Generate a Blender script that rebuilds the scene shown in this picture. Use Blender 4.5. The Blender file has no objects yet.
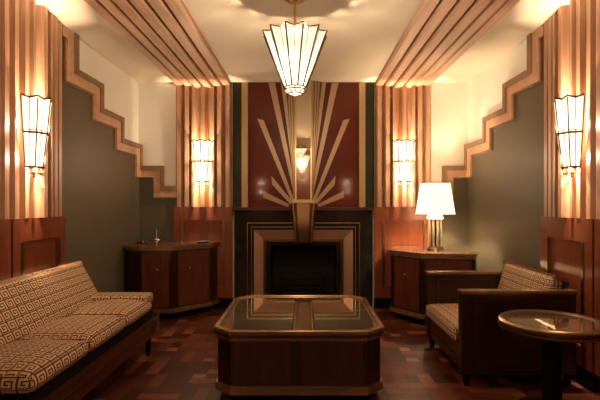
import bpy, bmesh, math, random
from mathutils import Vector, Matrix
random.seed(7)
S = bpy.context.scene
COL = S.collection
PI = math.pi

# ------------------------------------------------------------------ camera
cam_d = bpy.data.cameras.new('camera')
cam = bpy.data.objects.new('camera', cam_d)
COL.objects.link(cam)
cam.location = (0, 0, 1.25)
cam.rotation_euler = (PI/2, 0, 0)
cam_d.sensor_width = 36
cam_d.lens = 480/600*36
cam_d.shift_x = -4.5/600
cam_d.shift_y = 3/600
cam_d.clip_start = 0.02
S.camera = cam
# ------------------------------------------------------------------ world, exposure
w = bpy.data.worlds.new('world'); S.world = w; w.use_nodes = True
w.node_tree.nodes['Background'].inputs[0].default_value = (0.02, 0.012, 0.006, 1)
w.node_tree.nodes['Background'].inputs[1].default_value = 0.1
S.view_settings.view_transform = 'Standard'
S.view_settings.look = 'None'
S.view_settings.gamma = 1
S.view_settings.use_curve_mapping = False
S.view_settings.exposure = 1.45
S.cycles.use_denoising = True
S.cycles.max_bounces = 10
S.cycles.sample_clamp_indirect = 4
S.cycles.caustics_reflective = False
S.cycles.caustics_refractive = False
# light levels of the lamps
SCONCE_GLASS, SCONCE_BULB = 1.0, 21.0
PENDANT_GLASS, PENDANT_BULB = 0.47, 90.0
LAMP_SHADE, LAMP_BULB = 0.62, 19.0
WARM = (1.0, 0.75, 0.50)

# ------------------------------------------------------------------ materials
def mat(name):
    m = bpy.data.materials.new(name); m.use_nodes = True
    nt = m.node_tree
    return m, nt, nt.nodes['Principled BSDF']
def setp(b, col=None, rough=None, metal=None, coat=None, spec=None, coatr=0.05):
    if col is not None: b.inputs['Base Color'].default_value = (*col, 1)
    if rough is not None: b.inputs['Roughness'].default_value = rough
    if metal is not None: b.inputs['Metallic'].default_value = metal
    if coat is not None:
        b.inputs['Coat Weight'].default_value = coat; b.inputs['Coat Roughness'].default_value = coatr
    if spec is not None: b.inputs['Specular IOR Level'].default_value = spec
def plain(name, col, rough=0.5, metal=0, coat=None, spec=None, noise=0.0, nscale=6, bump=0.0, coatr=0.05):
    m, nt, b = mat(name); setp(b, col, rough, metal, coat, spec, coatr)
    if noise or bump:
        tc = nt.nodes.new('ShaderNodeTexCoord'); n = nt.nodes.new('ShaderNodeTexNoise')
        n.inputs['Scale'].default_value = nscale; n.inputs['Detail'].default_value = 5
        nt.links.new(tc.outputs['Object'], n.inputs['Vector'])
        r = nt.nodes.new('ShaderNodeMixRGB')
        r.inputs[1].default_value = (*[c*(1-noise) for c in col], 1)
        r.inputs[2].default_value = (*[min(1, c*(1+noise)) for c in col], 1)
        nt.links.new(n.outputs['Fac'], r.inputs[0]); nt.links.new(r.outputs[0], b.inputs['Base Color'])
        if bump:
            bp = nt.nodes.new('ShaderNodeBump'); bp.inputs['Strength'].default_value = bump; bp.inputs['Distance'].default_value = 0.01
            nt.links.new(n.outputs['Fac'], bp.inputs['Height']); nt.links.new(bp.outputs[0], b.inputs['Normal'])
    return m
def wood(name, c0, c1, rough=0.35, coat=0.3, scale=(18, 18, 1.2), coatr=0.12):
    """figured veneer: stretched noise, long axis where scale is small"""
    m, nt, b = mat(name); setp(b, c0, rough, 0, coat, None, coatr)
    tc = nt.nodes.new('ShaderNodeTexCoord'); mp = nt.nodes.new('ShaderNodeMapping')
    mp.inputs['Scale'].default_value = scale
    n = nt.nodes.new('ShaderNodeTexNoise'); n.inputs['Scale'].default_value = 1.6; n.inputs['Detail'].default_value = 6
    n.inputs['Distortion'].default_value = 0.6
    r = nt.nodes.new('ShaderNodeValToRGB')
    r.color_ramp.elements[0].position = 0.32; r.color_ramp.elements[0].color = (*c0, 1)
    r.color_ramp.elements[1].position = 0.68; r.color_ramp.elements[1].color = (*c1, 1)
    nt.links.new(tc.outputs['Object'], mp.inputs[0]); nt.links.new(mp.outputs[0], n.inputs['Vector'])
    nt.links.new(n.outputs['Fac'], r.inputs[0]); nt.links.new(r.outputs[0], b.inputs['Base Color'])
    return m
def emis(name, col, strength, base=(0.8, 0.75, 0.65)):
    m, nt, b = mat(name); setp(b, base, 0.4)
    b.inputs['Emission Color'].default_value = (*col, 1); b.inputs['Emission Strength'].default_value = strength
    return m

def lit_glass(name, col, strength, clear, streak=0):
    """glowing frosted glass that also lets part of the bulb's light straight through"""
    m, nt, b = mat(name); N, L = nt.nodes, nt.links
    setp(b, (0.06, 0.055, 0.045), 0.3)
    b.inputs['Emission Color'].default_value = (*col, 1); b.inputs['Emission Strength'].default_value = strength
    tr = N.new('ShaderNodeBsdfTransparent'); mx = N.new('ShaderNodeMixShader'); mx.inputs[0].default_value = 1-clear
    if streak:                                             # moulded flutes: clearer and milkier streaks
        tc = N.new('ShaderNodeTexCoord'); mp = N.new('ShaderNodeMapping'); mp.inputs['Scale'].default_value = (70, 70, 5)
        n = N.new('ShaderNodeTexNoise'); n.inputs['Scale'].default_value = 1.0
        r = N.new('ShaderNodeMapRange'); r.inputs[1].default_value = 0.35; r.inputs[2].default_value = 0.6
        r.inputs[3].default_value = 1-clear-streak; r.inputs[4].default_value = 1-clear+streak
        L.new(tc.outputs['Object'], mp.inputs[0]); L.new(mp.outputs[0], n.inputs['Vector']); L.new(n.outputs['Fac'], r.inputs[0]); L.new(r.outputs[0], mx.inputs[0])
    L.new(tr.outputs[0], mx.inputs[1]); L.new(b.outputs[0], mx.inputs[2]); L.new(mx.outputs[0], N['Material Output'].inputs[0])
    return m
M = {}
M['plaster'] = plain('cream_plaster', (0.88, 0.86, 0.77), 0.85, noise=0.03, nscale=3, spec=0.2)
M['ceiling'] = plain('cream_ceiling_paint', (0.80, 0.71, 0.56), 0.85, noise=0.03, nscale=2, spec=0.2)
M['green'] = plain('olive_grey_paint', (0.128, 0.106, 0.066), 0.55, noise=0.10, nscale=1.5, spec=0.3)
M['rib'] = wood('fluted_walnut', (0.36, 0.19, 0.105), (0.54, 0.31, 0.185), 0.42, 0.15, (20, 20, 0.8), 0.3)
M['beam'] = wood('ceiling_walnut', (0.48, 0.285, 0.175), (0.64, 0.42, 0.27), 0.45, 0.1, (20, 0.8, 20), 0.3)
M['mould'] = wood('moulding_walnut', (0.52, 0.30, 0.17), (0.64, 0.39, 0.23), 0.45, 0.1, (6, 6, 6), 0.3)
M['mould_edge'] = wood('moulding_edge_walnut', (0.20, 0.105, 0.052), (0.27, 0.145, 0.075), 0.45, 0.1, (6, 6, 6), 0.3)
M['wains'] = wood('red_mahogany', (0.17, 0.040, 0.016), (0.25, 0.068, 0.028), 0.3, 0.5, (14, 14, 1.0), 0.12)
M['mahog'] = wood('dark_mahogany', (0.017, 0.004, 0.0022), (0.034, 0.008, 0.004), 0.3, 0.3, (16, 16, 1.4), 0.10)
M['mahog2'] = wood('figured_mahogany', (0.042, 0.009, 0.004), (0.074, 0.017, 0.007), 0.28, 0.5, (10, 10, 2.0), 0.10)
M['cabwood'] = wood('figured_red_mahogany', (0.080, 0.019, 0.009), (0.15, 0.040, 0.017), 0.28, 0.4, (10, 10, 2.0), 0.10)
M['topwood'] = wood('polished_bronzed_wood', (0.25, 0.14, 0.072), (0.38, 0.23, 0.12), 0.25, 0.6, (2, 14, 14), 0.06); M['topwood'].node_tree.nodes['Principled BSDF'].inputs['Metallic'].default_value = 0.55
M['dark'] = plain('blackened_wood', (0.006, 0.004, 0.003), 0.6, spec=0.12)
M['lacquer'] = plain('oxblood_lacquer', (0.115, 0.018, 0.007), 0.3, coat=0.4, spec=0.15, noise=0.25, nscale=3, coatr=0.06)
M['inlay'] = plain('cream_gilt_inlay', (0.46, 0.29, 0.165), 0.35, metal=0.25, noise=0.08, nscale=8)
M['gilt'] = plain('gilt_strip', (0.46, 0.31, 0.16), 0.35, metal=0.4)
M['greenstrip'] = plain('dark_green_panel', (0.024, 0.024, 0.010), 0.4, spec=0.2)
M['brass'] = plain('aged_brass', (0.62, 0.42, 0.20), 0.3, metal=1.0)
M['brassdark'] = plain('bronze', (0.15, 0.095, 0.048), 0.32, metal=1.0)
M['rimbrass'] = plain('dulled_brass', (0.36, 0.25, 0.13), 0.28, metal=1.0)
M['tube'] = plain('pale_polished_tube', (0.72, 0.62, 0.48), 0.22, metal=0.35)
M['marble'] = plain('black_green_marble', (0.014, 0.016, 0.010), 0.12, noise=0.5, nscale=14, coat=0.4)
M['copper'] = plain('copper_mirror', (0.70, 0.46, 0.32), 0.34, metal=0.7)
M['keycopper'] = plain('darkened_copper', (0.42, 0.28, 0.19), 0.22, metal=0.9)
M['mirror'] = plain('mirror_glass', (0.80, 0.70, 0.58), 0.03, metal=1.0)
M['tablemirror'] = plain('bronze_mirror_glass', (0.88, 0.72, 0.48), 0.035, metal=0.92)
M['silver'] = plain('silver', (0.75, 0.72, 0.66), 0.2, metal=1.0)
M['chrome'] = plain('chrome_tube', (0.80, 0.76, 0.68), 0.12, metal=1.0)
M['soot'] = plain('sooty_iron', (0.006, 0.005, 0.004), 0.7)
M['iron'] = plain('cast_iron', (0.014, 0.012, 0.010), 0.4, metal=0.6)
M['wire'] = plain('dark_bronze_wire', (0.13, 0.085, 0.045), 0.4, metal=1.0)
M['sconceglass'] = lit_glass('lit_sconce_glass', WARM, SCONCE_GLASS, 0.17, 0.15)
M['pendantglass'] = lit_glass('lit_pendant_glass', (1.0, 0.80, 0.55), PENDANT_GLASS, 0.16)
M['shade'] = emis('lit_lamp_shade', (1.0, 0.76, 0.48), LAMP_SHADE)
M['glassdish'] = plain('clear_glass', (0.9, 0.9, 0.88), 0.05); M['glassdish'].node_tree.nodes['Principled BSDF'].inputs['Transmission Weight'].default_value = 0.9

def greek_key():
    m, nt, b = mat('greek_key_fabric'); setp(b, rough=0.85, spec=0.25)
    N, L = nt.nodes, nt.links
    def mth(op, a, c=None, d=None):
        n = N.new('ShaderNodeMath'); n.operation = op
        for i, v in enumerate((a, c, d)):
            if v is None: continue
            if isinstance(v, (int, float)): n.inputs[i].default_value = v
            else: L.new(v, n.inputs[i])
        return n.outputs[0]
    uv = N.new('ShaderNodeTexCoord').outputs['UV']
    sep = N.new('ShaderNodeSeparateXYZ'); L.new(uv, sep.inputs[0])
    TU, TV = 0.078, 0.056
    ux = mth('DIVIDE', sep.outputs[0], TU); vy = mth('DIVIDE', sep.outputs[1], TV)
    u = mth('SUBTRACT', mth('FRACT', ux), 0.5); v = mth('SUBTRACT', mth('FRACT', vy), 0.5)
    p = 0.27
    neg = mth('LESS_THAN', v, 0.0)
    sh = mth('MULTIPLY', neg, p/2)
    d = mth('MAXIMUM', mth('ABSOLUTE', mth('ADD', u, sh)), mth('ABSOLUTE', v))
    fr = mth('FRACT', mth('DIVIDE', mth('ADD', d, sh), p))
    line = mth('LESS_THAN', fr, 0.58)                      # light line of the spiral
    edge = mth('GREATER_THAN', mth('MAXIMUM', mth('ABSOLUTE', u), mth('ABSOLUTE', v)), 0.46)
    fac = mth('MULTIPLY', line, mth('SUBTRACT', 1.0, edge))
    n = N.new('ShaderNodeTexNoise'); n.inputs['Scale'].default_value = 160
    L.new(uv, n.inputs['Vector'])
    mix = N.new('ShaderNodeMixRGB'); L.new(fac, mix.inputs[0])
    mix.inputs[1].default_value = (0.14, 0.055, 0.026, 1); mix.inputs[2].default_value = (0.88, 0.60, 0.37, 1)
    mul = N.new('ShaderNodeMixRGB'); mul.blend_type = 'MULTIPLY'; mul.inputs[0].default_value = 0.5
    L.new(mix.outputs[0], mul.inputs[1]); L.new(n.outputs['Fac'], mul.inputs[2]); L.new(mul.outputs[0], b.inputs['Base Color'])
    bp = N.new('ShaderNodeBump'); bp.inputs['Strength'].default_value = 0.4; bp.inputs['Distance'].default_value = 0.003
    L.new(fac, bp.inputs['Height']); L.new(bp.outputs[0], b.inputs['Normal'])
    return m
M['fabric'] = greek_key()

def parquet():
    m, nt, b = mat('parquet'); setp(b, rough=0.42, coat=0.0, coatr=0.2, spec=0.16)
    N, L = nt.nodes, nt.links
    def mth(op, a, c=None):
        n = N.new('ShaderNodeMath'); n.operation = op
        for i, v in enumerate((a, c)):
            if v is None: continue
            if isinstance(v, (int, float)): n.inputs[i].default_value = v
            else: L.new(v, n.inputs[i])
        return n.outputs[0]
    def mixv(f, a, c):
        return mth('ADD', mth('MULTIPLY', a, mth('SUBTRACT', 1.0, f)), mth('MULTIPLY', c, f))
    co = N.new('ShaderNodeTexCoord').outputs['Object']
    sep = N.new('ShaderNodeSeparateXYZ'); L.new(co, sep.inputs[0])
    Cc = 0.27; K = 3
    X = mth('DIVIDE', sep.outputs[0], Cc); Y = mth('DIVIDE', sep.outputs[1], Cc)
    ix = mth('FLOOR', X); iy = mth('FLOOR', Y)
    par = mth('GREATER_THAN', mth('ABSOLUTE', mth('SUBTRACT', mth('MODULO', mth('ABSOLUTE', mth('ADD', ix, iy)), 2.0), 0.0)), 0.5)
    fx = mth('FRACT', X); fy = mth('FRACT', Y)
    across = mixv(par, fx, fy); along = mixv(par, fy, fx)
    strip = mth('FLOOR', mth('MULTIPLY', across, K)); sf = mth('FRACT', mth('MULTIPLY', across, K))
    comb = N.new('ShaderNodeCombineXYZ'); L.new(ix, comb.inputs[0]); L.new(iy, comb.inputs[1]); L.new(strip, comb.inputs[2])
    wn = N.new('ShaderNodeTexWhiteNoise'); wn.noise_dimensions = '3D'; L.new(comb.outputs[0], wn.inputs['Vector'])
    ramp = N.new('ShaderNodeValToRGB'); e = ramp.color_ramp.elements
    e[0].position = 0.0; e[0].color = (0.044, 0.010, 0.004, 1); e[1].position = 0.93; e[1].color = (0.17, 0.048, 0.021, 1)
    x = e.new(0.6); x.color = (0.10, 0.024, 0.009, 1)
    L.new(wn.outputs['Value'], ramp.inputs[0])
    # pale dice set at one end of some strips
    comb2 = N.new('ShaderNodeCombineXYZ'); L.new(iy, comb2.inputs[0]); L.new(strip, comb2.inputs[1]); L.new(ix, comb2.inputs[2])
    wn2 = N.new('ShaderNodeTexWhiteNoise'); wn2.noise_dimensions = '3D'; L.new(comb2.outputs[0], wn2.inputs['Vector'])
    dice = mth('MULTIPLY', mth('GREATER_THAN', wn2.outputs['Value'], 0.80), mth('LESS_THAN', along, 0.36))
    mx = N.new('ShaderNodeMixRGB'); L.new(dice, mx.inputs[0]); L.new(ramp.outputs[0], mx.inputs[1]); mx.inputs[2].default_value = (0.26, 0.10, 0.052, 1)
    n = N.new('ShaderNodeTexNoise'); n.inputs['Scale'].default_value = 22; n.inputs['Detail'].default_value = 5; L.new(co, n.inputs['Vector'])
    mul = N.new('ShaderNodeMixRGB'); mul.blend_type = 'OVERLAY'; mul.inputs[0].default_value = 0.35
    L.new(mx.outputs[0], mul.inputs[1]); L.new(n.outputs['Fac'], mul.inputs[2])
    gap = mth('MAXIMUM', mth('LESS_THAN', sf, 0.03), mth('LESS_THAN', along, 0.012))
    fin = N.new('ShaderNodeMixRGB'); L.new(gap, fin.inputs[0]); L.new(mul.outputs[0], fin.inputs[1]); fin.inputs[2].default_value = (0.02, 0.007, 0.004, 1)
    L.new(fin.outputs[0], b.inputs['Base Color'])
    return m
M['floor'] = parquet()

# ------------------------------------------------------------------ mesh helpers
class MB:
    """collects shapes; build() links them as ONE mesh object"""
    def __init__(s): s.bm = bmesh.new()
    def face_solid(s, pts, vec):
        """a polygon pts (3-D) pushed along vec into a solid"""
        vec = Vector(vec)
        a = [s.bm.verts.new(p) for p in pts]; b = [s.bm.verts.new(Vector(p)+vec) for p in pts]
        n = len(pts); s.bm.faces.new(a); s.bm.faces.new(b[::-1])
        for i in range(n): s.bm.faces.new((a[i], b[i], b[(i+1) % n], a[(i+1) % n]))
        return s
    def box(s, x0, x1, y0, y1, z0, z1):
        return s.face_solid([(x0, y0, z0), (x1, y0, z0), (x1, y1, z0), (x0, y1, z0)], (0, 0, z1-z0))
    def prism(s, poly, z0, z1):
        return s.face_solid([(x, y, z0) for x, y in poly], (0, 0, z1-z0))
    def taper(s, lo, hi):
        """solid between two rings of equal length"""
        a = [s.bm.verts.new(p) for p in lo]; b = [s.bm.verts.new(p) for p in hi]; n = len(a)
        s.bm.faces.new(a); s.bm.faces.new(b[::-1])
        for i in range(n): s.bm.faces.new((a[i], b[i], b[(i+1) % n], a[(i+1) % n]))
        return s
    def sheet(s, rows):
        """open quad sheet from rows of points"""
        vs = [[s.bm.verts.new(p) for p in r] for r in rows]
        for i in range(len(vs)-1):
            for j in range(len(vs[i])-1):
                s.bm.faces.new((vs[i][j], vs[i][j+1], vs[i+1][j+1], vs[i+1][j]))
        return s
    def tube(s, path, r, n=8, closed=False):
        pts = [Vector(p) for p in path]; m = len(pts); rings = []
        for i, p in enumerate(pts):
            if closed: t = (pts[(i+1) % m]-pts[i-1])
            else: t = (pts[min(i+1, m-1)]-pts[max(i-1, 0)])
            t.normalize()
            up = Vector((0, 0, 1)) if abs(t.z) < 0.9 else Vector((1, 0, 0))
            a = t.cross(up).normalized(); b = t.cross(a)
            rings.append([s.bm.verts.new(p+r*(math.cos(2*PI*k/n)*a+math.sin(2*PI*k/n)*b)) for k in range(n)])
        for i in range(m if closed else m-1):
            A, B = rings[i], rings[(i+1) % m]
            for k in range(n): s.bm.faces.new((A[k], A[(k+1) % n], B[(k+1) % n], B[k]))
        if not closed:
            s.bm.faces.new(rings[0][::-1]); s.bm.faces.new(rings[-1])
        return s
    def lathe(s, prof, c=(0, 0), n=40):
        """closed profile [(r,z)] spun about a vertical axis; r==0 ends close it"""
        rings = []
        for r, z in prof:
            if r < 1e-6: rings.append([s.bm.verts.new((c[0], c[1], z))])
            else: rings.append([s.bm.verts.new((c[0]+r*math.cos(2*PI*k/n), c[1]+r*math.sin(2*PI*k/n), z)) for k in range(n)])
        for A, B in zip(rings, rings[1:]):
            if len(A) == 1 and len(B) == 1: continue
            for k in range(n):
                k2 = (k+1) % n
                if len(A) == 1: s.bm.faces.new((A[0], B[k2], B[k]))
                elif len(B) == 1: s.bm.faces.new((A[k], A[k2], B[0]))
                else: s.bm.faces.new((A[k], A[k2], B[k2], B[k]))
        return s
    def cushion(s, x0, x1, y0, y1, z0, z1, r=0.03, crown=0.02, cuts=9, wob=0.0):
        b2 = bmesh.new(); bmesh.ops.create_cube(b2, size=1.0)
        bmesh.ops.subdivide_edges(b2, edges=b2.edges[:], cuts=cuts, use_grid_fill=True)
        c = Vector(((x0+x1)/2, (y0+y1)/2, (z0+z1)/2)); h = Vector(((x1-x0)/2, (y1-y0)/2, (z1-z0)/2))
        mp = {}
        for v in b2.verts:
            q = Vector([2*v.co[i]*h[i] for i in range(3)])
            # denser near the edges so the rounding is smooth
            q = Vector([math.copysign(h[i]*(1-(1-abs(q[i])/h[i])**1.5), q[i]) for i in range(3)])
            inn = Vector([max(-(h[i]-r), min(h[i]-r, q[i])) for i in range(3)])
            d = q-inn
            if d.length > 1e-9: q = inn+d.normalized()*min(r, max(abs(d.x), abs(d.y), abs(d.z)))
            u, t = q.x/h.x, q.y/h.y
            k = (1-abs(u)**4)*(1-abs(t)**4)
            q.z += crown*k*(1 if q.z > 0 else -0.15)
            q.z += wob*math.sin(q.x*23+q.y*9)*k
            mp[v.index] = s.bm.verts.new(q+c)
        for f in b2.faces: s.bm.faces.new([mp[v.index] for v in f.verts])
        b2.free(); return s
    def xf(s, mtx):
        bmesh.ops.transform(s.bm, matrix=mtx, verts=s.bm.verts[:]); return s
    def bevel(s, w, seg=2):
        es = [e for e in s.bm.edges if len(e.link_faces) == 2 and e.calc_face_angle(0) > 0.4]
        bmesh.ops.bevel(s.bm, geom=es, offset=w, segments=seg, affect='EDGES', profile=0.6, clamp_overlap=True); return s
    def build(s, name, material, parent=None, smooth=False, angle=0.6, local=False):
        bm = s.bm
        bmesh.ops.recalc_face_normals(bm, faces=bm.faces[:])
        if parent is not None and not local:
            o0 = ORIG[parent.name]
            for v in bm.verts: v.co -= o0
        uvl = bm.loops.layers.uv.new('uv')
        for f in bm.faces:
            n = f.normal; ax = max(range(3), key=lambda i: abs(n[i]))
            for l in f.loops:
                p = l.vert.co
                l[uvl].uv = (p.y, p.z) if ax == 0 else ((p.x, p.z) if ax == 1 else (p.y, p.x))
        me = bpy.data.meshes.new(name); bm.to_mesh(me); bm.free()
        if smooth:
            me.polygons.foreach_set('use_smooth', [True]*len(me.polygons))
            try: me.set_sharp_from_angle(angle=angle)
            except Exception: pass
        me.materials.append(material)
        o = bpy.data.objects.new(name, me); COL.objects.link(o)
        if parent is not None:
            o.parent = parent
            ORIG[o.name] = ORIG[parent.name] if not local else Vector((0, 0, 0))
        else: ORIG[o.name] = Vector((0, 0, 0))
        return o
ORIG = {}
def tag(o, label, cat, group=None, kind=None):
    o['label'] = label; o['category'] = cat
    if group: o['group'] = group
    if kind: o['kind'] = kind
    return o
def thing(name, loc, label, cat, group=None, kind=None):
    o = bpy.data.objects.new(name, None); COL.objects.link(o); o.location = loc
    o.empty_display_size = 0.1
    ORIG[o.name] = Vector(loc)
    return tag(o, label, cat, group, kind)
def copy_tree(o, parent=None):
    c = o.copy(); COL.objects.link(c)
    if parent is not None: c.parent = parent; c.matrix_parent_inverse = Matrix()
    for ch in list(o.children): copy_tree(ch, c)
    return c
def offset_poly(poly, d):
    """inset (d>0) a convex counter-clockwise polygon"""
    n = len(poly); out = []
    lines = []
    for i in range(n):
        p, q = Vector(poly[i]), Vector(poly[(i+1) % n]); t = (q-p).normalized(); nrm = Vector((-t.y, t.x))
        lines.append((p+nrm*d, t))
    for i in range(n):
        p, t = lines[i-1]; q, u = lines[i]
        cr = t.x*u.y-t.y*u.x
        if abs(cr) < 1e-6: out.append(tuple(q)); continue
        k = ((q-p).x*u.y-(q-p).y*u.x)/cr
        out.append(tuple(p+t*k))
    return out
def on_facet(mb, p, q, a, b, z0, z1, thick):
    """slab proud of the vertical facet p->q (outside on its right), between fractions a..b"""
    p, q = Vector(p), Vector(q); t = (q-p); nrm = Vector((t.y, -t.x)).normalized()
    A, B = p+t*a, p+t*b
    A0, B0 = A-nrm*0.004, B-nrm*0.004; A1, B1 = A+nrm*thick, B+nrm*thick
    return mb.prism([tuple(A0), tuple(A1), tuple(B1), tuple(B0)], z0, z1)

# ------------------------------------------------------------------ room dimensions
XL, XR, YB, YF, H = -1.97, 1.946, 5.71, -2.0, 2.68
AX = -0.012
def mir(x): return 2*AX-x

# ------------------------------------------------------------------ setting
MB().box(XL-.15, XR+.15, YF-.15, YB+.6, -.1, 0).build('floor', M['floor'])['kind'] = 'structure'
tag(bpy.data.objects['floor'], 'reddish brown parquet floor in a dim wood-panelled lounge', 'floor')
c = MB().box(XL-.15, XR+.15, YF-.15, YB+.15, H, H+.1).build('ceiling', M['ceiling']); tag(c, 'cream ceiling between two fluted wooden beams', 'ceiling', kind='structure')
# back wall with an opening for the hearth (pale above the stepped moulding, olive below)
FX0, FX1, FZ = -0.40, 0.376, 0.752       # firebox opening
wb = MB()
wb.box(XL-.15, FX0, YB, YB+.12, 0, H).box(FX1, XR+.15, YB, YB+.12, 0, H).box(FX0, FX1, YB, YB+.12, FZ, H)
wb = wb.build('wall_back', M['plaster']); tag(wb, 'cream back wall behind the fireplace and pilasters', 'wall', kind='structure')
wl = MB().box(XL-.12, XL, YF, YB, 0, H).build('wall_left', M['plaster']); tag(wl, 'cream side wall above the stepped moulding behind the sofa', 'wall', kind='structure')
wr = MB().box(XR, XR+.12, YF, YB, 0, H).build('wall_right', M['plaster']); tag(wr, 'cream side wall above the stepped moulding behind the armchair', 'wall', kind='structure')
wf = MB().box(XL-.15, XR+.15, YF-.12, YF, 0, H).build('wall_front', M['wains']); tag(wf, 'wood panelled wall opposite the fireplace', 'wall', kind='structure')

# stepped line, from the ceiling down: (u along wall, z) outer corners; u = Y on the side wall, then X inward on the back wall
ZST = [2.39, 2.16, 1.94, 1.69]          # heights of the treads on the side wall
UST = [4.10, 4.61, 5.13, YB]              # risers
BW, BH = 0.19, 0.15                       # band width / height
def stair(off_u, off_z):
    """polyline of the side-wall stair shifted towards the low side"""
    pts = [(UST[0]-off_u, H)]
    for i in range(4):
        pts.append((UST[i]-off_u, ZST[i]-off_z))
        if i < 3: pts.append((UST[i+1]-off_u, ZST[i]-off_z))
    return pts
def stepped_side(side):
    xs = XL if side == 'left' else XR
    sg = 1 if side == 'left' else -1
    # olive wall facing below the band
    lo = stair(BW*0.6, BH*0.6)
    st = lo[1:-1]
    pan = MB()
    # strips between consecutive risers keep every face convex
    ys = [3.80]+[UST[i]-BW*0.6 for i in range(4)]+[YB]
    zt = [H]+[ZST[i]-BH*0.6 for i in range(4)]
    for i in range(5):
        pan.box(min(xs, xs+sg*.006), max(xs, xs+sg*.006), ys[i], ys[i+1], 0.0, zt[i])
    # ... and its return on the back wall, to the pilaster
    bx0 = xs; bx1 = (-1.656 if side == 'left' else mir(-1.656)); xin = bx1-sg*0.14*0.6
    pe = (-1.50 if side == 'left' else mir(-1.50))
    pan.box(min(bx0, xin), max(bx0, xin), YB-.006, YB, 0, 1.69-BH*.6)
    pan.box(min(xin, pe), max(xin, pe), YB-.006, YB, 0, 1.452-BH*.6)
    p = pan.build('olive_panel', M['green'], wl if side == 'left' else wr)
    p['label'] = 'olive grey painted lower wall'
    # moulding
    t = thing('trim_1' if side == 'left' else 'trim_2', (xs, 4.9, 1.9),
              'stepped wooden moulding descending the wall above the sofa' if side == 'left' else 'stepped wooden moulding descending the wall above the armchair', 'moulding', kind='structure')
    def band(o0, o1, depth):
        mb = MB()
        # vertical and horizontal runs on the side wall
        for i in range(4):
            ztop = H if i == 0 else ZST[i-1]-BH*o0
            y1 = UST[i]-BW*o0; y0 = UST[i]-BW*o1
            mb.box(min(xs, xs+sg*depth), max(xs, xs+sg*depth), y0, y1, ZST[i]-BH*o1, ztop)
            y2 = UST[i+1]-BW*o0 if i < 3 else YB
            if i < 3:
                mb.box(min(xs, xs+sg*depth), max(xs, xs+sg*depth), y1, UST[i+1]-BW*o1, ZST[i]-BH*o1, ZST[i]-BH*o0)
            elif o0 > 0:
                mb.box(min(xs, xs+sg*depth), max(xs, xs+sg*depth), y1, YB-.001, ZST[i]-BH*o1, ZST[i]-BH*o0)
        # back wall: tread, riser, tread to the pilaster
        bo = bx1-sg*0.14*o0; bi = bx1-sg*0.14*o1; q = pe
        mb.box(min(xs, bo), max(xs, bo), YB-depth, YB, 1.69-BH*o1, 1.69-BH*o0)
        mb.box(min(bi, bo), max(bi, bo), YB-depth, YB, 1.452-BH*o1, 1.69-BH*o1)
        mb.box(min(bo, q), max(bo, q), YB-depth, YB, 1.452-BH*o1, 1.452-BH*o0)
        return mb
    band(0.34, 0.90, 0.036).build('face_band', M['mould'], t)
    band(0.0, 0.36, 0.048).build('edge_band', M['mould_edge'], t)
    band(0.88, 1.0, 0.016).build('inner_lip', M['mould_edge'], t)  # dark colour stands in for the shadow along the band's lower edge
    a, b = min(xs, xs+sg*.036), max(xs, xs+sg*.036)
    MB().box(a, b, 3.845, UST[0]-BW*.90+.002, H-.085, H).build('head_band', M['mould'], t)
    return t
stepped_side('left'); stepped_side('right')

# fluted pilasters -----------------------------------------------------------
RIBS = [(0, .095, .038), (.095, .19, .052), (.19, .240, .062), (.285, .382, .078), (.427, .477, .062), (.477, .572, .052), (.572, .667, .038)]
def rib_profile():
    pts = []
    for a, b, pk in RIBS:
        wd = b-a
        pts += [(a, .004), (a+wd*.26, pk), (b-wd*.26, pk), (b, .004)]
    return pts
def pilaster(name, loc, rz, label, z0=1.205, extra=0):
    # extra: +1/-1 adds two more flutes on that side
    t = thing(name, loc, label, 'pilaster', 'fluted pilasters', 'structure'); t.rotation_euler = (0, 0, rz)
    W = .667
    prof = rib_profile()
    mb = MB()
    for a, b, pk in RIBS:
        wd = b-a
        mb.face_solid([(a-W/2, 0, z0), (a-W/2, -.004, z0), (a+wd*.26-W/2, -pk-.008, z0), (b-wd*.26-W/2, -pk-.008, z0), (b-W/2, -.004, z0), (b-W/2, 0, z0)], (0, 0, H-z0))
    lo, hi = -W/2, W/2
    for k in range(2 if extra else 0):
        a = (W/2+.095*k) if extra > 0 else (-W/2-.095*(k+1)); wd = .095; pk = .038
        mb.face_solid([(a, 0, z0), (a, -.004, z0), (a+wd*.26, -pk, z0), (a+wd*.74, -pk, z0), (a+wd, -.004, z0), (a+wd, 0, z0)], (0, 0, H-z0))
        lo, hi = min(lo, a), max(hi, a+wd)
    mb.box(lo, hi, -.005, 0, z0, H)
    mb.build('fluting', M['rib'], t, local=True)
    # wainscot: stiles, rails and a recessed panel, brass beads, black plinth
    wn = MB(); e = W/2+.012
    wn.box(-e, -e+.10, -.055, 0, .13, z0).box(e-.10, e, -.055, 0, .13, z0)
    wn.box(-e+.10, e-.10, -.055, 0, z0-.16, z0).box(-e+.10, e-.10, -.055, 0, .13, .27)
    wn.build('wainscot_frame', M['wains'], t, local=True)
    MB().box(-e+.10, e-.10, -.035, 0, .27, z0-.16).build('wainscot_panel', M['wains'], t, local=True)
    for s in (-1, 1):
        x = s*(e-.105)
        MB().box(x-.013, x+.013, -.062, -.03, .27, z0-.16).build('brass_bead', M['rimbrass'], t, local=True)
    MB().box(-e, e, -.045, 0, 0, .13).build('plinth', M['dark'], t, local=True)
    return t
PXL = (-1.529-.862)/2; PXR = mir(PXL)
pilaster('fluted_pilaster', (PXL, YB, 0), 0, 'fluted wooden pilaster beside the fireplace, over the two-door bowed cabinet')
pilaster('fluted_pilaster', (PXR, YB, 0), 0, 'fluted wooden pilaster beside the fireplace, behind the table lamp')
PY = 3.50
pilaster('fluted_pilaster', (XL, PY, 0), PI/2, 'fluted wooden pilaster on the side wall behind the sofa', 1.145, -1)
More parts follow.
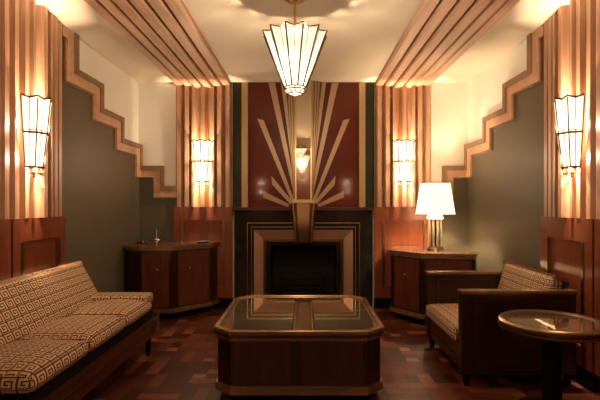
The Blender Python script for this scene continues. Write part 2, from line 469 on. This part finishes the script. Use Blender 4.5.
pilaster('fluted_pilaster', (XR, PY, 0), -PI/2, 'fluted wooden pilaster on the side wall behind the armchair', 1.145, 1)
# wood panelling of the side walls nearer than the pilasters
for s, nm, lb in ((XL, 'trim_3', 'dark wood wall panelling beyond the sofa pilaster'), (XR, 'trim_4', 'dark wood wall panelling beyond the armchair pilaster')):
    sg = 1 if s == XL else -1
    x0, x1 = sorted((s, s+sg*.05))
    o = MB().box(x0, x1, YF, PY-.36, .13, 1.145).box(x0, x1, YF, PY-.53, 1.145, H).build(nm, M['wains']); tag(o, lb, 'panelling', kind='structure')
# black baseboards
for nm, a in (('baseboard_left', (XL, XL+.02, PY+.36, YB, 0, .13)), ('baseboard_right', (XR-.02, XR, PY+.36, YB, 0, .13))):
    o = MB().box(*a).build(nm, M['dark']); tag(o, 'black baseboard along the side wall by the '+('sofa' if 'left' in nm else 'armchair'), 'baseboard', kind='structure')
# ceiling beams: planks side by side that run from the pilasters towards the viewer
for k, (x0, lb) in enumerate(((-1.529, 'ribbed wooden ceiling beam on the sofa side'), (mir(-.862), 'ribbed wooden ceiling beam on the armchair side'))):
    W = .667; n = 6; pw = W/n
    mb = MB(); mb.box(x0, x0+W, YF, YB, H-.003, H)
    for i in range(n):
        a = x0+i*pw; dp = (.040, .052, .064, .064, .052, .040)[i]
        mb.face_solid([(a+.002, YF, H), (a+.004, YF, H-dp+.012), (a+.016, YF, H-dp), (a+pw-.022, YF, H-dp), (a+pw-.016, YF, H-dp+.008), (a+pw-.016, YF, H)], (0, YB-YF, 0))
    o = mb.build('trim_%d' % (5+k), M['beam']); tag(o, lb, 'ceiling beam', kind='structure')

# ------------------------------------------------------------------ fireplace
def at(px, py, Y): return ((px-304.5)*Y/480, 1.25-(py-203)*Y/480)
def X(px, Y=YB): return (px-304.5)*Y/480
def Z(py, Y=YB): return 1.25-(py-203)*Y/480
fp = thing('fireplace', (AX, 5.66, 0), 'black marble fireplace with stepped metal frame and red shelf', 'fireplace')
sx0, sx1 = -.825, .80
ys = 5.66
mb = MB(); mb.box(sx0, FX0-.02, ys, YB-.001, 0, 1.17).box(FX1+.02, sx1, ys, YB-.001, 0, 1.17).box(FX0-.02, FX1+.02, ys, YB-.001, FZ+.01, 1.17)
mb.build('marble_surround', M['marble'], fp)
sh = MB().box(sx0-.01, sx1+.01, 5.55, YB-.001, 1.165, 1.20).bevel(.006); sh.build('mantel_shelf', M['mahog2'], fp)
def frame_ring(ox, oz, ix, iz, y0, y1, name, m):
    """inverted U: outer half-width ox & top oz, inner ix & iz; front at y0 outside, y1 inside (splayed)"""
    cx = (FX0+FX1)/2
    mb = MB()
    for s in (-1, 1):
        lo = [(cx+s*ox, y0, 0), (cx+s*ix, y1, 0), (cx+s*ix, ys, 0), (cx+s*ox, ys, 0)]
        hi = [(cx+s*ox, y0, oz), (cx+s*ix, y1, iz), (cx+s*ix, ys, iz), (cx+s*ox, ys, oz)]
        mb.taper(lo, hi)
    a = [(cx-ox, y0, oz), (cx-ix, y1, iz), (cx-ix, ys, iz), (cx-ox, ys, oz)]
    b = [(cx+ox, y0, oz), (cx+ix, y1, iz), (cx+ix, ys, iz), (cx+ox, ys, oz)]
    mb.taper(a, b)
    return mb.build(name, m, fp)
frame_ring(.664, 1.020, .654, 1.010, ys-.022, ys-.022, 'outer_bead', M['rimbrass'])
frame_ring(.654, 1.010, .615, .971, ys-.010, ys-.010, 'black_fillet', M['marble'])
frame_ring(.615, .971, .606, .962, ys-.034, ys-.034, 'inner_bead', M['rimbrass'])
frame_ring(.606, .962, .578, .934, ys-.020, ys-.020, 'black_fillet', M['marble'])
frame_ring(.578, .934, .470, .826, ys-.060, ys-.018, 'copper_band', M['copper'])
frame_ring(.470, .826, .440, .796, ys-.030, ys-.030, 'dark_metal_band', M['brassdark'])
frame_ring(.440, .796, .388, FZ, ys-.014, ys-.004, 'inner_lip', M['marble'])
fbx = MB(); b0, b1 = YB, YB+.42
fbx.box(FX0-.05, FX1+.05, b1, b1+.03, 0, FZ+.05).box(FX0-.05, FX0, b0, b1, 0, FZ+.05).box(FX1, FX1+.05, b0, b1, 0, FZ+.05).box(FX0, FX1, b0, b1, FZ, FZ+.05)
fbx.build('firebox', M['soot'], fp)
# keystone wedge in front of the shelf, flat copper face between dark cheeks
cx = AX
def kring(z, hw, y, hwb, yb): return [(cx-hw, y, z), (cx+hw, y, z), (cx+hwb, yb, z), (cx-hwb, yb, z)]
MB().taper(kring(.785, .088, 5.50, .10, ys-.002), kring(1.245, .125, 5.42, .155, 5.65)).build('keystone', M['brassdark'], fp)
MB().taper(kring(.80, .052, 5.494, .052, 5.53), kring(1.245, .076, 5.410, .076, 5.45)).build('keystone_face', M['keycopper'], fp)['label'] = 'copper mirror face'
for s in (-1, 1):
    MB().taper([(cx+s*.078, 5.488, .80), (cx+s*.090, 5.488, .80), (cx+s*.090, 5.52, .80), (cx+s*.078, 5.52, .80)],
               [(cx+s*.110, 5.404, 1.245), (cx+s*.126, 5.404, 1.245), (cx+s*.126, 5.45, 1.245), (cx+s*.110, 5.45, 1.245)]).build('keystone_bead', M['brass'], fp)
MB().box(cx-.15, cx+.15, 5.39, 5.64, 1.245, 1.29).bevel(.008).build('keystone_cap', M['gilt'], fp)
MB().box(cx-.12, cx+.12, 5.375, 5.40, 1.256, 1.278).build('cap_band', M['brass'], fp)

# fire basket inside the hearth
fg = thing('fire_grate', (AX, 5.95, 0), 'black iron fire basket inside the dark hearth', 'fire grate')
mb = MB()
for z in (.16, .22, .28, .33): mb.box(AX-.26, AX+.26, 5.80, 5.815, z, z+.018)
mb.build('front_bars', M['iron'], fg)
mb = MB()
for z in (.16, .33):
    for s in (-1, 1): mb.box(AX+s*.26-.01, AX+s*.26+.01, 5.80, 6.05, z, z+.02)
mb.box(AX-.26, AX+.26, 5.80, 6.05, .13, .15).build('basket', M['iron'], fg)
for sx in (-1, 1):
    for yy in (5.80, 6.04): MB().box(AX+sx*.25-.012, AX+sx*.25+.012, yy, yy+.02, 0, .40 if yy < 5.9 else .15).build('leg', M['iron'], fg)
MB().box(AX-.30, AX+.20, 5.815, 5.83, .335, .42).build('hood_plate', M['iron'], fg)

# ------------------------------------------------------------------ overmantel
om = thing('overmantel', (AX, 5.70, 1.20), 'oxblood lacquer overmantel panel with cream sunburst and mirrored fin', 'overmantel')
yo = 5.685; top = H-.001; bot = 1.2005
MB().box(-.665, .64, yo, YB-.001, bot, top).build('lacquer_panel', M['lacquer'], om)
for s in (-1, 1):
    c0 = AX+s*.695; MB().box(c0-.036, c0+.036, yo-.014, YB-.001, bot, top).build('gilt_strip', M['gilt'], om)
    c0 = AX+s*.785; MB().box(c0-.054, c0+.054, yo-.004, YB-.001, bot, top).build('green_strip', M['greenstrip'], om)
def ray(pts, d=.010):
    for s in (-1, 1):
        q = []
        for px, py in pts:
            x = X(px)-AX if False else (px-303.5)*YB/480
            q.append((AX+s*(-x), yo, Z(py)))
        MB().face_solid(q, (0, -d, 0)).build('sun_ray', M['inlay'], om)
topy = 83.2
ray([(268.6, topy), (275.2, topy), (297.0, 197.5), (294.8, 198)])
ray([(257.5, 119.2), (263.8, 120.6), (294.0, 199), (291.5, 201)])
ray([(271.6, 176.0), (293.0, 202.0), (290.8, 204.6), (272.4, 184.8)])
ray([(263.3, 190.8), (290.0, 204.6), (288.0, 207.0), (263.3, 197.6)])
ray([(281.0, topy), (285.0, topy), (298.0, 198), (296.6, 198)])
# fin: three stepped leaves widening upward, mirror strip in the middle
def leaf(h0, h1, d, name, m, d0=0.0):
    z0 = 1.29
    return MB().face_solid([(AX-h0, yo-d0, z0), (AX+h0, yo-d0, z0), (AX+h1, yo-d0, top), (AX-h1, yo-d0, top)], (0, -(d-d0), 0)).build(name, m, om)
def leaf2(h0, h1, db, dt, back, name, m, za=1.29, zb=None):
    # db / dt: how far the face stands off the panel at its foot and at the ceiling
    zb = top if zb is None else zb
    return MB().taper([(AX-h0, yo-back, za), (AX+h0, yo-back, za), (AX+h0, yo-db, za), (AX-h0, yo-db, za)],
                      [(AX-h1, yo-back, zb), (AX+h1, yo-back, zb), (AX+h1, yo-dt, zb), (AX-h1, yo-dt, zb)]).build(name, m, om)
leaf2(.116, .205, .06, .035, 0, 'fin_leaf', M['inlay'])
leaf2(.110, .172, .10, .055, .034, 'fin_leaf', M['gilt'])
leaf2(.104, .135, .14, .070, .050, 'fin_leaf', M['inlay'])
zk = 1.875
for h0, h1, d0, d1 in ((.116, .205, .064, .039), (.110, .172, .104, .059), (.104, .135, .144, .074)):
    for s in (-1, 1):
        def e(z, h, d): return [(AX+s*(h-.012), yo-.03, z), (AX+s*(h-.001), yo-.03, z), (AX+s*(h-.001), yo-d, z), (AX+s*(h-.012), yo-d, z)]
        MB().taper(e(1.29, h0, d0), e(top, h1, d1)).build('fin_bead', M['brassdark'], om)
leaf2(.082, .084, .175, .175, .06, 'mirror_strip', M['mirror'], 1.29, zk-.003)
leaf2(.084, .088, .175, .085, .06, 'mirror_strip', M['mirror'], zk+.003, top)
MB().box(AX-.086, AX+.086, yo-.172, yo-.10, zk-.004, zk+.004).build('mirror_joint', M['brassdark'], om)
for s in (-1, 1):
    def q(z, h, d): return [(AX+s*(h-.002), yo-.06, z), (AX+s*(h+.012), yo-.06, z), (AX+s*(h+.012), yo-d, z), (AX+s*(h-.002), yo-d, z)]
    MB().taper(q(1.29, .082, .182), q(zk, .084, .182)).taper(q(zk, .084, .182), q(top, .088, .092)).build('mirror_bead', M['brass'], om)

# ------------------------------------------------------------------ wall sconces
def fold(n, ro, ri, a0, a1):
    """points of a folded (star) arc; even index on the outer radius"""
    out = []
    for i in range(2*n+1):
        a = a0+(a1-a0)*i/(2*n); r = ro if i % 2 == 0 else ri
        out.append((r*math.cos(a), -r*math.sin(a)))
    return out
def make_sconce():
    t = thing('wall_sconce', (0, 0, 0), '', 'wall sconce')
    z0, z1, z2 = 1.50, 1.735, 1.972
    zz = -1.50
    n = 4
    def ring(r, k=.88): return [(x, y-.045) for x, y in fold(n, r, r*k, 0.06, PI-.06)]
    R = {z0: ring(.082), z1: ring(.112), z2: ring(.135)}
    def tier(za, zb, sc): return MB().sheet([[(x*sc, (y+.045)*sc-.045, za) for x, y in R[za]], [(x*sc, (y+.045)*sc-.045, zb) for x, y in R[zb]]])
    u = tier(z1, z2, .97); b = u.build('glass_shade', M['sconceglass'], t)
    b = tier(z0, z1, .97).build('glass_shade', M['sconceglass'], t)
    fr = MB()
    for zr in (z0, z1, z2):
        fr.tube([(x, y, zr+((.012 if i % 2 == 0 else -.004) if zr == z2 else 0)) for i, (x, y) in enumerate(R[zr])], .0075 if zr != z1 else .0085, 6)
    fr.tube([(x, y, z1+.016) for x, y in R[z1]], .0035, 6)
    for i in range(0, 2*n+1):
        fr.tube([(*R[z0][i], z0), (*R[z1][i], z1), (*R[z2][i], z2)], .0055 if i % 2 == 0 else .0032, 6)
    fr.build('bronze_frame', M['wire'], t)
    # cage below: lower ring and zigzag
    lw = MB(); r2 = [(x, y-.045) for x, y in fold(n, .070, .064, 0.06, PI-.06)]
    zl = z0-.045
    lw.tube([(x, y, zl) for x, y in r2], .004, 6)
    zig = []
    for i in range(2*n+1): zig.append((*(R[z0][i] if i % 2 == 0 else r2[i]), z0 if i % 2 == 0 else zl))
    lw.tube(zig, .0028, 6)
    zig = [(*(r2[i] if i % 2 == 0 else R[z0][i]), zl if i % 2 == 0 else z0) for i in range(2*n+1)]
    lw.tube(zig, .0028, 6)
    lw.build('lower_cage', M['wire'], t)
    MB().box(-.035, .035, -.060, -.010, 1.50, 1.96).bevel(.006).build('back_plate', M['brassdark'], t)
    MB().tube([(0, -.06, 1.425), (0, -.06, 1.47)], .012, 10).build('bottom_finial', M['brassdark'], t)
    for z in (1.80, 1.57):
        ld = bpy.data.lights.new('sconce_bulb', 'POINT'); ld.energy = SCONCE_BULB; ld.color = WARM; ld.shadow_soft_size = .02
        lo = bpy.data.objects.new('sconce_bulb', ld); COL.objects.link(lo); lo.parent = t; lo.location = (0, -.105, z)
    return t
sc = make_sconce()
spots = [((PXL, YB-.012, 0), 0, 'lit fluted-glass wall sconce on the pilaster above the two-door bowed cabinet'),
         ((PXR, YB-.012, 0), 0, 'lit fluted-glass wall sconce on the pilaster behind the table lamp'),
         ((XL+.012, 3.36, 0), PI/2, 'lit fluted-glass wall sconce on the side wall above the sofa'),
         ((XR-.012, 3.36, 0), -PI/2, 'lit fluted-glass wall sconce on the side wall above the armchair'),
         ((PXL, YF+.012, 0), PI, 'lit wall sconce opposite the fireplace, reflected in lacquer on the sofa side'),
         ((PXR, YF+.012, 0), PI, 'lit wall sconce opposite the fireplace, reflected in lacquer on the armchair side')]
for i, (p, rz, lb) in enumerate(spots):
    o = sc if i == 0 else copy_tree(sc)
    o.location = p; o.rotation_euler = (0, 0, rz)
    tag(o, lb, 'wall sconce', 'fluted glass wall sconces')

# ------------------------------------------------------------------ pendant
PX, PYY = -.065, 3.30
pd = thing('pendant_lamp', (PX, PYY, H), 'lit fan-folded glass pendant lamp hanging over the coffee table', 'pendant lamp')
MB().lathe([(0, H-.055), (.03, H-.055), (.035, H-.045), (.06, H-.042), (.065, H-.025), (.085, H-.022), (.088, H-.001), (0, H-.001)], (PX, PYY)).build('ceiling_canopy', M['brass'], pd, smooth=True)
MB().tube([(PX, PYY, 2.38), (PX, PYY, H-.05)], .010, 12).build('rod', M['brass'], pd, smooth=True)
n = 12
zt, zb = 2.405, 2.045
def pring(ro, ri, off=PI/12):
    return [(PX+(ro if i % 2 == 0 else ri)*math.cos(2*PI*i/(2*n)+off), PYY+(ro if i % 2 == 0 else ri)*math.sin(2*PI*i/(2*n)+off)) for i in range(2*n)]
T_, B_ = pring(.225, .187), pring(.077, .067)
g = MB(); Tg, Bg = pring(.218, .181), pring(.073, .063)
g.sheet([[(x, y, zb) for x, y in Bg+Bg[:1]], [(x, y, zt) for x, y in Tg+Tg[:1]]])
MB().prism(pring(.176, .176), zt-.014, zt-.008).build('uplight_blocker', M['dark'], pd)  # added opaque disc, keeps the bulb's upward light off the ceiling
g.build('glass_shade', M['pendantglass'], pd)
fr = MB()
fr.tube([(x, y, zt+(.012 if i % 2 == 0 else 0)) for i, (x, y) in enumerate(T_)], .0042, 6, closed=True)
fr.tube([(x, y, zb) for x, y in B_], .0045, 6, closed=True)
for i in range(0, 2*n, 2):
    fr.tube([(*B_[i], zb), (*T_[i], zt+.012)], .0058, 6)
    fr.tube([(*T_[i], zt+.012), (PX, PYY, zt-.02)], .003, 6)
    fr.tube([(*B_[i+1], zb), (*T_[i+1], zt)], .0018, 6)
fr.build('brass_frame', M['wire'], pd)
MB().lathe([(.070, zb), (.066, zb-.02), (.045, zb-.042), (0, zb-.05)], (PX, PYY), 24).build('glass_bowl', M['pendantglass'], pd, smooth=True)
cg = MB()
cg.tube([(PX+.074*math.cos(a*PI/12), PYY+.074*math.sin(a*PI/12), zb-.018) for a in range(24)], .004, 6, closed=True)
cg.tube([(PX+.052*math.cos(a*PI/12), PYY+.052*math.sin(a*PI/12), zb-.045) for a in range(24)], .004, 6, closed=True)
for k in range(12):
    a = k*PI/6
    cg.tube([(PX+.078*math.cos(a), PYY+.078*math.sin(a), zb), (PX+.074*math.cos(a), PYY+.074*math.sin(a), zb-.022), (PX+.050*math.cos(a+.26), PYY+.050*math.sin(a+.26), zb-.05)], .003, 6)
cg.build('lower_cage', M['wire'], pd)
ld = bpy.data.lights.new('pendant_bulb', 'POINT'); ld.energy = PENDANT_BULB; ld.color = WARM; ld.shadow_soft_size = .05
lo = bpy.data.objects.new('pendant_bulb', ld); COL.objects.link(lo); lo.parent = pd; lo.location = (0.0, 0.0, 2.24-H)

p2 = copy_tree(pd); p2.location = (PX, -0.75, H)
p2['label'] = 'lit pendant lamp nearer the wall opposite the fireplace, reflected in the mirrored fin'
for o_ in (pd, p2): o_['group'] = 'fan-folded pendant lamps'

# ------------------------------------------------------------------ coffee table
CX, CY = -.035, 3.535
ct = thing('coffee_table', (CX, CY, 0), 'low octagonal mahogany coffee table with bronze mirror top', 'coffee table')
def octa(hx, hy, c):
    return [(CX-hx+c, CY-hy), (CX+hx-c, CY-hy), (CX+hx, CY-hy+c), (CX+hx, CY+hy-c), (CX+hx-c, CY+hy), (CX-hx+c, CY+hy), (CX-hx, CY+hy-c), (CX-hx, CY-hy+c)]
O = octa(.548, .585, .117)
body = offset_poly(O, .028)
MB().prism(body, .105, .40).build('body', M['mahog'], ct)
MB().prism(offset_poly(O, .012), .062, .112).bevel(.008).build('base_moulding', M['topwood'], ct)
MB().prism(offset_poly(O, .075), 0, .064).build('plinth', M['dark'], ct)
MB().prism(offset_poly(O, .018), .395, .418).bevel(.005).build('lower_moulding', M['topwood'], ct)
MB().prism(offset_poly(O, .008), .416, .438).bevel(.005).build('middle_moulding', M['mahog2'], ct)
# rim: ring with a sunk centre
ri = offset_poly(O, .040)
mb = MB(); bmv = mb.bm
rings = []
for poly, z in ((O, .437), (O, .458), (offset_poly(O, .008), .464), (offset_poly(O, .034), .464), (ri, .456), (ri, .437)):
    rings.append([bmv.verts.new((x, y, z)) for x, y in poly])
for A, B in zip(rings, rings[1:]+rings[:1]):
    for i in range(8): bmv.faces.new((A[i], A[(i+1) % 8], B[(i+1) % 8], B[i]))
mb.build('table_rim', M['topwood'], ct)
MB().prism(offset_poly(O, .041), .437, .4535).build('mirror_top', M['tablemirror'], ct)['label'] = 'bronze mirror glass top'
rr = MB()
for d in (.048,):
    P = offset_poly(O, d); rr.tube([(x, y, .4555) for x, y in P], .0045, 6, closed=True)
rr.build('brass_edge', M['topwood'], ct)
MB().box(CX-.49, CX+.49, CY+.035, CY+.041, .4520, .4545).build('mirror_joint', M['brassdark'], ct)
# facet veneers divided by fine brass lines
for i in range(8):
    p, q = body[i], body[(i+1) % 8]
    if i == 0:
        for a, b in ((.02, .435), (.53, .98)): on_facet(MB(), p, q, a, b, .125, .385, .004).build('veneer_panel', M['mahog2'], ct)
        for a in (.437, .520): on_facet(MB(), p, q, a, a+.006, .113, .395, .006).build('brass_line', M['brassdark'], ct)
    else:
        on_facet(MB(), p, q, .06, .94, .125, .385, .004).build('veneer_panel', M['mahog'], ct)
for i in (0, 1):
    x, y = body[i]; MB().box(x-.003, x+.003, y-.004, y+.004, .113, .395).build('brass_line', M['brassdark'], ct)

# ------------------------------------------------------------------ bowed cabinets
def cabinet(poly, h, facets, loc, label, edges):
    """poly counter-clockwise plan; facets = edge indices that carry a door"""
    t = thing('cabinet', loc, label, 'cabinet')
    MB().prism(offset_poly(poly, .022), .07, h-.05).build('body', M['mahog'], t)
    MB().prism(offset_poly(poly, .07), 0, .08).build('plinth', M['dark'], t)
    MB().prism(offset_poly(poly, .006), .08, .125).bevel(.006).build('base_moulding', M['topwood'], t)
    MB().prism(offset_poly(poly, .010), h-.055, h-.022).bevel(.006).build('frieze_moulding', M['topwood'], t)
    MB().prism(poly, h-.024, h).bevel(.005).build('top', M['topwood'], t)
    bd = offset_poly(poly, .022)
    for e, (a, b, kf) in facets:
        p, q = bd[e], bd[(e+1) % len(bd)]
        d = on_facet(MB(), p, q, a, b, .14, h-.07, .008).build('door', M['cabwood'], t)
        P, Q = Vector(p), Vector(q); tt = (Q-P); nr = Vector((tt.y, -tt.x)).normalized(); k = P+tt*kf+nr*.018
        kb = MB(); bmesh.ops.create_uvsphere(kb.bm, u_segments=12, v_segments=8, radius=.011, matrix=Matrix.Translation((k.x, k.y, h*.68)))
        kb.build('knob', M['brass'], d, smooth=True)
        for f in (a-.025, b+.006): on_facet(MB(), p, q, f, f+.018, .126, h-.056, .005).build('brass_line', M['brassdark'], t)
    for e in edges:
        p, q = bd[e], bd[(e+1) % len(bd)]
        on_facet(MB(), p, q, .12, .88, .14, h-.07, .005).build('side_panel', M['mahog'], t)
    return t
yw = 5.645
PL = [(-1.945, 5.18), (-1.753, 5.08), (-1.40, 5.095), (-1.05, 5.48), (-.99, yw), (-1.945, yw)]
cabinet(PL, .795, [(1, (.07, .90, .55)), (2, (.14, .93, .42))], (-1.5, 5.35, 0),
        'two-door bowed mahogany cabinet in the corner beyond the sofa', [0, 3])
PR = [(.915, 5.20), (1.175, 4.84), (1.707, 4.755), (1.785, 4.92), (1.785, yw), (1.03, yw)]
cabinet(PR, .742, [(0, (.14, .93, .50)), (1, (.08, .92, .5))], (1.4, 5.25, 0),
        'faceted mahogany cabinet under the table lamp', [2, 5])

# ornaments on the cabinet beyond the sofa
zc = .795
o = thing('silver_dish', (-1.665, 5.40, zc), 'small silver dish with a tall thin finial on the two-door cabinet', 'dish')
MB().lathe([(0, zc), (.03, zc), (.022, zc+.010), (.018, zc+.016), (.05, zc+.030), (.062, zc+.040), (.056, zc+.042), (0, zc+.034)], (-1.665, 5.40), 24).build('dish', M['silver'], o, smooth=True)
MB().lathe([(.052, zc+.042), (.036, zc+.058), (.010, zc+.066), (.006, zc+.10), (.004, zc+.15), (0, zc+.155)], (-1.665, 5.40), 20).build('lid', M['silver'], o, smooth=True)
for k, (dx, r) in enumerate(((-.11, .020), (-.165, .026), (-.215, .018))):
    x, y = -1.665+dx, 5.40+.012*k
    p = MB().lathe([(0, zc), (r*.7, zc), (r, zc+.012), (r*.75, zc+.026), (r*.3, zc+.036), (0, zc+.038)], (x, y), 16).build('trinket_pot', M['brassdark'], None, smooth=True)
    tag(p, ('small dark trinket pot on the two-door cabinet, next to the silver dish', 'middle one of three dark trinket pots on the two-door cabinet', 'dark trinket pot on the two-door cabinet, nearest the side wall')[k], 'pot', 'trinket pots on the cabinet')
p = MB().lathe([(0, zc), (.05, zc), (.075, zc+.014), (.070, zc+.016), (.048, zc+.006), (0, zc+.006)], (-1.17, 5.53), 28).build('glass_dish', M['glassdish'], None, smooth=True)
tag(p, 'shallow clear glass dish on the cabinet by the fireplace pilaster', 'dish')

# ------------------------------------------------------------------ table lamp
lz = .742; LX, LY = 1.43, 5.26
tl = thing('table_lamp', (LX, LY, lz), 'lit table lamp with cream shade and chrome tube stem', 'table lamp')
MB().lathe([(0, lz), (.098, lz), (.098, lz+.016), (.085, lz+.022), (.085, lz+.034), (0, lz+.034)], (LX, LY)).build('base', M['chrome'], tl, smooth=True)
for k in range(8):
    a = k*PI/4+.2; x, y = LX+.060*math.cos(a), LY+.060*math.sin(a)
    MB().tube([(x, y, lz+.03), (x, y, lz+.335)], .0145, 12).build('stem_tube', M['tube'], tl, smooth=True)
MB().tube([(LX, LY, lz+.03), (LX, LY, lz+.335)], .04, 16).build('stem_core', M['brassdark'], tl, smooth=True)
MB().lathe([(0, lz+.33), (.085, lz+.33), (.090, lz+.345), (.075, lz+.372), (.03, lz+.378), (0, lz+.378)], (LX, LY)).build('collar', M['plaster'], tl, smooth=True)
zs0, zs1 = lz+.385, lz+.725
def sq(h, z, rot=.14, r=.18):
    out = []
    for cxs, cys, a0 in ((1, 1, 0), (-1, 1, PI/2), (-1, -1, PI), (1, -1, 1.5*PI)):
        for k in range(5):
            a = a0+k*PI/8; x = cxs*h*(1-r)+h*r*math.cos(a); y = cys*h*(1-r)+h*r*math.sin(a)
            out.append((LX+x*math.cos(rot)-y*math.sin(rot), LY+x*math.sin(rot)+y*math.cos(rot), z))
    return out
a, b = sq(.168, zs0), sq(.127, zs1)
MB().sheet([a+a[:1], b+b[:1]]).build('lamp_shade', M['shade'], tl)
for q_ in (a, b): MB().tube(q_, .004, 6, closed=True).build('shade_trim', M['plaster'], tl)
MB().tube([(LX, LY, lz+.37), (LX, LY, lz+.50)], .008, 8).build('bulb_holder', M['brassdark'], tl)
ld = bpy.data.lights.new('lamp_bulb', 'POINT'); ld.energy = LAMP_BULB; ld.color = WARM; ld.shadow_soft_size = .035
lo = bpy.data.objects.new('lamp_bulb', ld); COL.objects.link(lo); lo.parent = tl; lo.location = (0, 0, .545)

# ------------------------------------------------------------------ sofa
sf = thing('sofa', (-1.55, 3.1, 0), 'long low sofa in brown Greek key fabric along the wall', 'sofa')
SY0, SY1 = 2.16, 3.97
xb = XL+.075
for k, (a, b) in enumerate(((SY0+.03, 2.80), (2.80, 3.38), (3.38, SY1-.02))):
    MB().cushion(-1.70, -1.245, a+.002, b-.002, .365, .450, .040, .036, 13, .004).build('seat_cushion', M['fabric'], sf, smooth=True, angle=1.2)
# reclined back panel and its wooden top rail
ang = math.atan2(.17, .31)
bk = MB().cushion(-.045, .045, SY0+.02, SY1+.02, -.0, .36, .028, 0, 11)
bk.xf(Matrix.Translation((-1.71, 0, .425)) @ Matrix.Rotation(-ang, 4, 'Y')).build('backrest', M['fabric'], sf, smooth=True, angle=1.2)
rl = MB().box(-.055, .030, SY0, SY1+.035, .352, .378).bevel(.007).xf(Matrix.Translation((-1.71, 0, .425)) @ Matrix.Rotation(-ang, 4, 'Y')); rl.build('top_rail', M['topwood'], sf)
MB().box(-1.885, -1.70, SY0+.02, SY1, .18, .43).build('back_frame', M['dark'], sf)
MB().cushion(-1.74, -1.262, SY1-.135, SY1+.05, .428, .505, .022, .004, 9).build('arm_pad', M['fabric'], sf, smooth=True, angle=1.2)
MB().box(-1.87, -1.265, SY0+.03, SY1+.03, .30, .368).build('seat_deck', M['dark'], sf)
MB().box(-1.262, -1.225, SY0, SY1+.045, .175, .302).bevel(.006).build('front_rail', M['mahog2'], sf)
MB().box(-1.226, -1.219, SY0, SY1+.045, .245, .253).build('rail_bead', M['brassdark'], sf)
MB().box(-1.266, -1.215, SY1+.040, SY1+.056, .185, .325).build('rail_end_cap', M['chrome'], sf)
MB().box(-1.87, -1.265, SY1+.010, SY1+.045, .185, .318).build('side_rail', M['mahog'], sf)
MB().box(-1.87, -1.265, SY0, SY0+.03, .185, .318).build('side_rail', M['mahog'], sf)
for yy in (SY0+.12, SY1-.05):
    for xx in (-1.275, -1.84):
        MB().taper([(xx-.012, yy-.012, 0), (xx+.012, yy-.012, 0), (xx+.012, yy+.012, 0), (xx-.012, yy+.012, 0)],
                   [(xx-.022, yy-.022, .20), (xx+.022, yy-.022, .20), (xx+.022, yy+.022, .20), (xx-.022, yy+.022, .20)]).build('leg', M['dark'], sf)

# ------------------------------------------------------------------ armchair
ac = thing('armchair', (1.45, 3.72, 0), 'boxy mahogany armchair with Greek key cushions beside the round table', 'armchair')
AX0, AX1, AY0, AY1, AH = 1.07, 1.84, 3.25, 4.22, .655
for s, y0, y1 in ((0, AY0, AY0+.075), (1, AY1-.075, AY1)):
    sp = MB().box(AX0, AX1, y0, y1, .085, AH-.018).build('side_panel', M['mahog'], ac)
    MB().box(AX0-.008, AX1+.005, y0-.008, y1+.008, AH-.02, AH).bevel(.006).build('arm_cap', M['topwood'], ac)
    for yy, sg in ((y0, -1), (y1, 1)):
        fr = MB(); ya, yb2 = sorted((yy, yy+sg*.004))
        fr.box(AX0+.09, AX1-.06, ya, yb2, AH-.072, AH-.066).box(AX0+.084, AX0+.090, ya, yb2, .12, AH-.066).box(AX0+.09, AX1-.06, ya, yb2, .12, .126).box(AX1-.066, AX1-.06, ya, yb2, .12, AH-.066)
        fr.build('brass_line', M['brassdark'], sp)
    MB().box(AX0-.006, AX0+.002, y0+.005, y1-.005, .10, AH-.02).build('front_strip', M['brassdark'], ac)
MB().cushion(AX0-.03, AX1-.14, AY0+.08, AY1-.08, .275, .385, .035, .022, 11).build('seat_cushion', M['fabric'], ac, smooth=True, angle=1.2)
MB().box(AX0+.01, AX1-.02, AY0+.075, AY1-.075, .10, .272).build('seat_frame', M['mahog'], ac)
MB().box(AX0+.002, AX0+.012, AY0+.075, AY1-.075, .165, .172).build('frame_bead', M['brassdark'], ac)
Rm = Matrix.Translation((1.655, 0, .36)) @ Matrix.Rotation(.30, 4, 'Y')
MB().cushion(-.05, .05, AY0+.085, AY1-.085, 0, .385, .03, 0, 11).xf(Rm).build('backrest', M['fabric'], ac, smooth=True, angle=1.2)
MB().box(-.035, .062, AY0+.075, AY1-.03, .372, .400).bevel(.007).xf(Rm).build('back_rail', M['topwood'], ac)
MB().box(.05, .075, AY0+.08, AY1-.04, -.22, .375).xf(Rm).build('back_board', M['mahog'], ac)
for xx in (AX0+.04, AX1-.04):
    for yy in (AY0+.04, AY1-.04):
        MB().taper([(xx-.014, yy-.014, 0), (xx+.014, yy-.014, 0), (xx+.014, yy+.014, 0), (xx-.014, yy+.014, 0)],
                   [(xx-.022, yy-.022, .09), (xx+.022, yy-.022, .09), (xx+.022, yy+.022, .09), (xx-.022, yy+.022, .09)]).build('leg', M['dark'], ac)

# ------------------------------------------------------------------ round side table
RX, RY, RH, RR = 1.442, 2.80, .568, .292
rt = thing('side_table', (RX, RY, 0), 'round brass-rimmed mirror-topped side table in front of the armchair', 'side table')
MB().lathe([(RR-.052, RH-.010), (RR-.048, RH-.002), (RR-.030, RH+.002), (RR-.010, RH), (RR, RH-.008), (RR, RH-.018), (RR-.016, RH-.023), (RR-.016, RH-.028), (RR, RH-.032), (RR, RH-.046), (RR-.012, RH-.054), (RR-.052, RH-.054), (RR-.052, RH-.010)], (RX, RY), 64).build('table_rim', M['rimbrass'], rt, smooth=True)
MB().lathe([(0, RH-.035), (RR-.051, RH-.035), (RR-.051, RH-.006), (0, RH-.006)], (RX, RY), 64).build('mirror_top', M['tablemirror'], rt)
MB().lathe([(0, RH-.036), (.11, RH-.036), (.06, RH-.07), (.055, RH-.10), (.055, .05), (0, .05)], (RX, RY), 32).build('column', M['dark'], rt, smooth=True)
MB().lathe([(0, .0), (.20, 0), (.20, .03), (.19, .036), (.19, .05), (0, .052)], (RX, RY), 48).build('base', M['mahog'], rt, smooth=True)
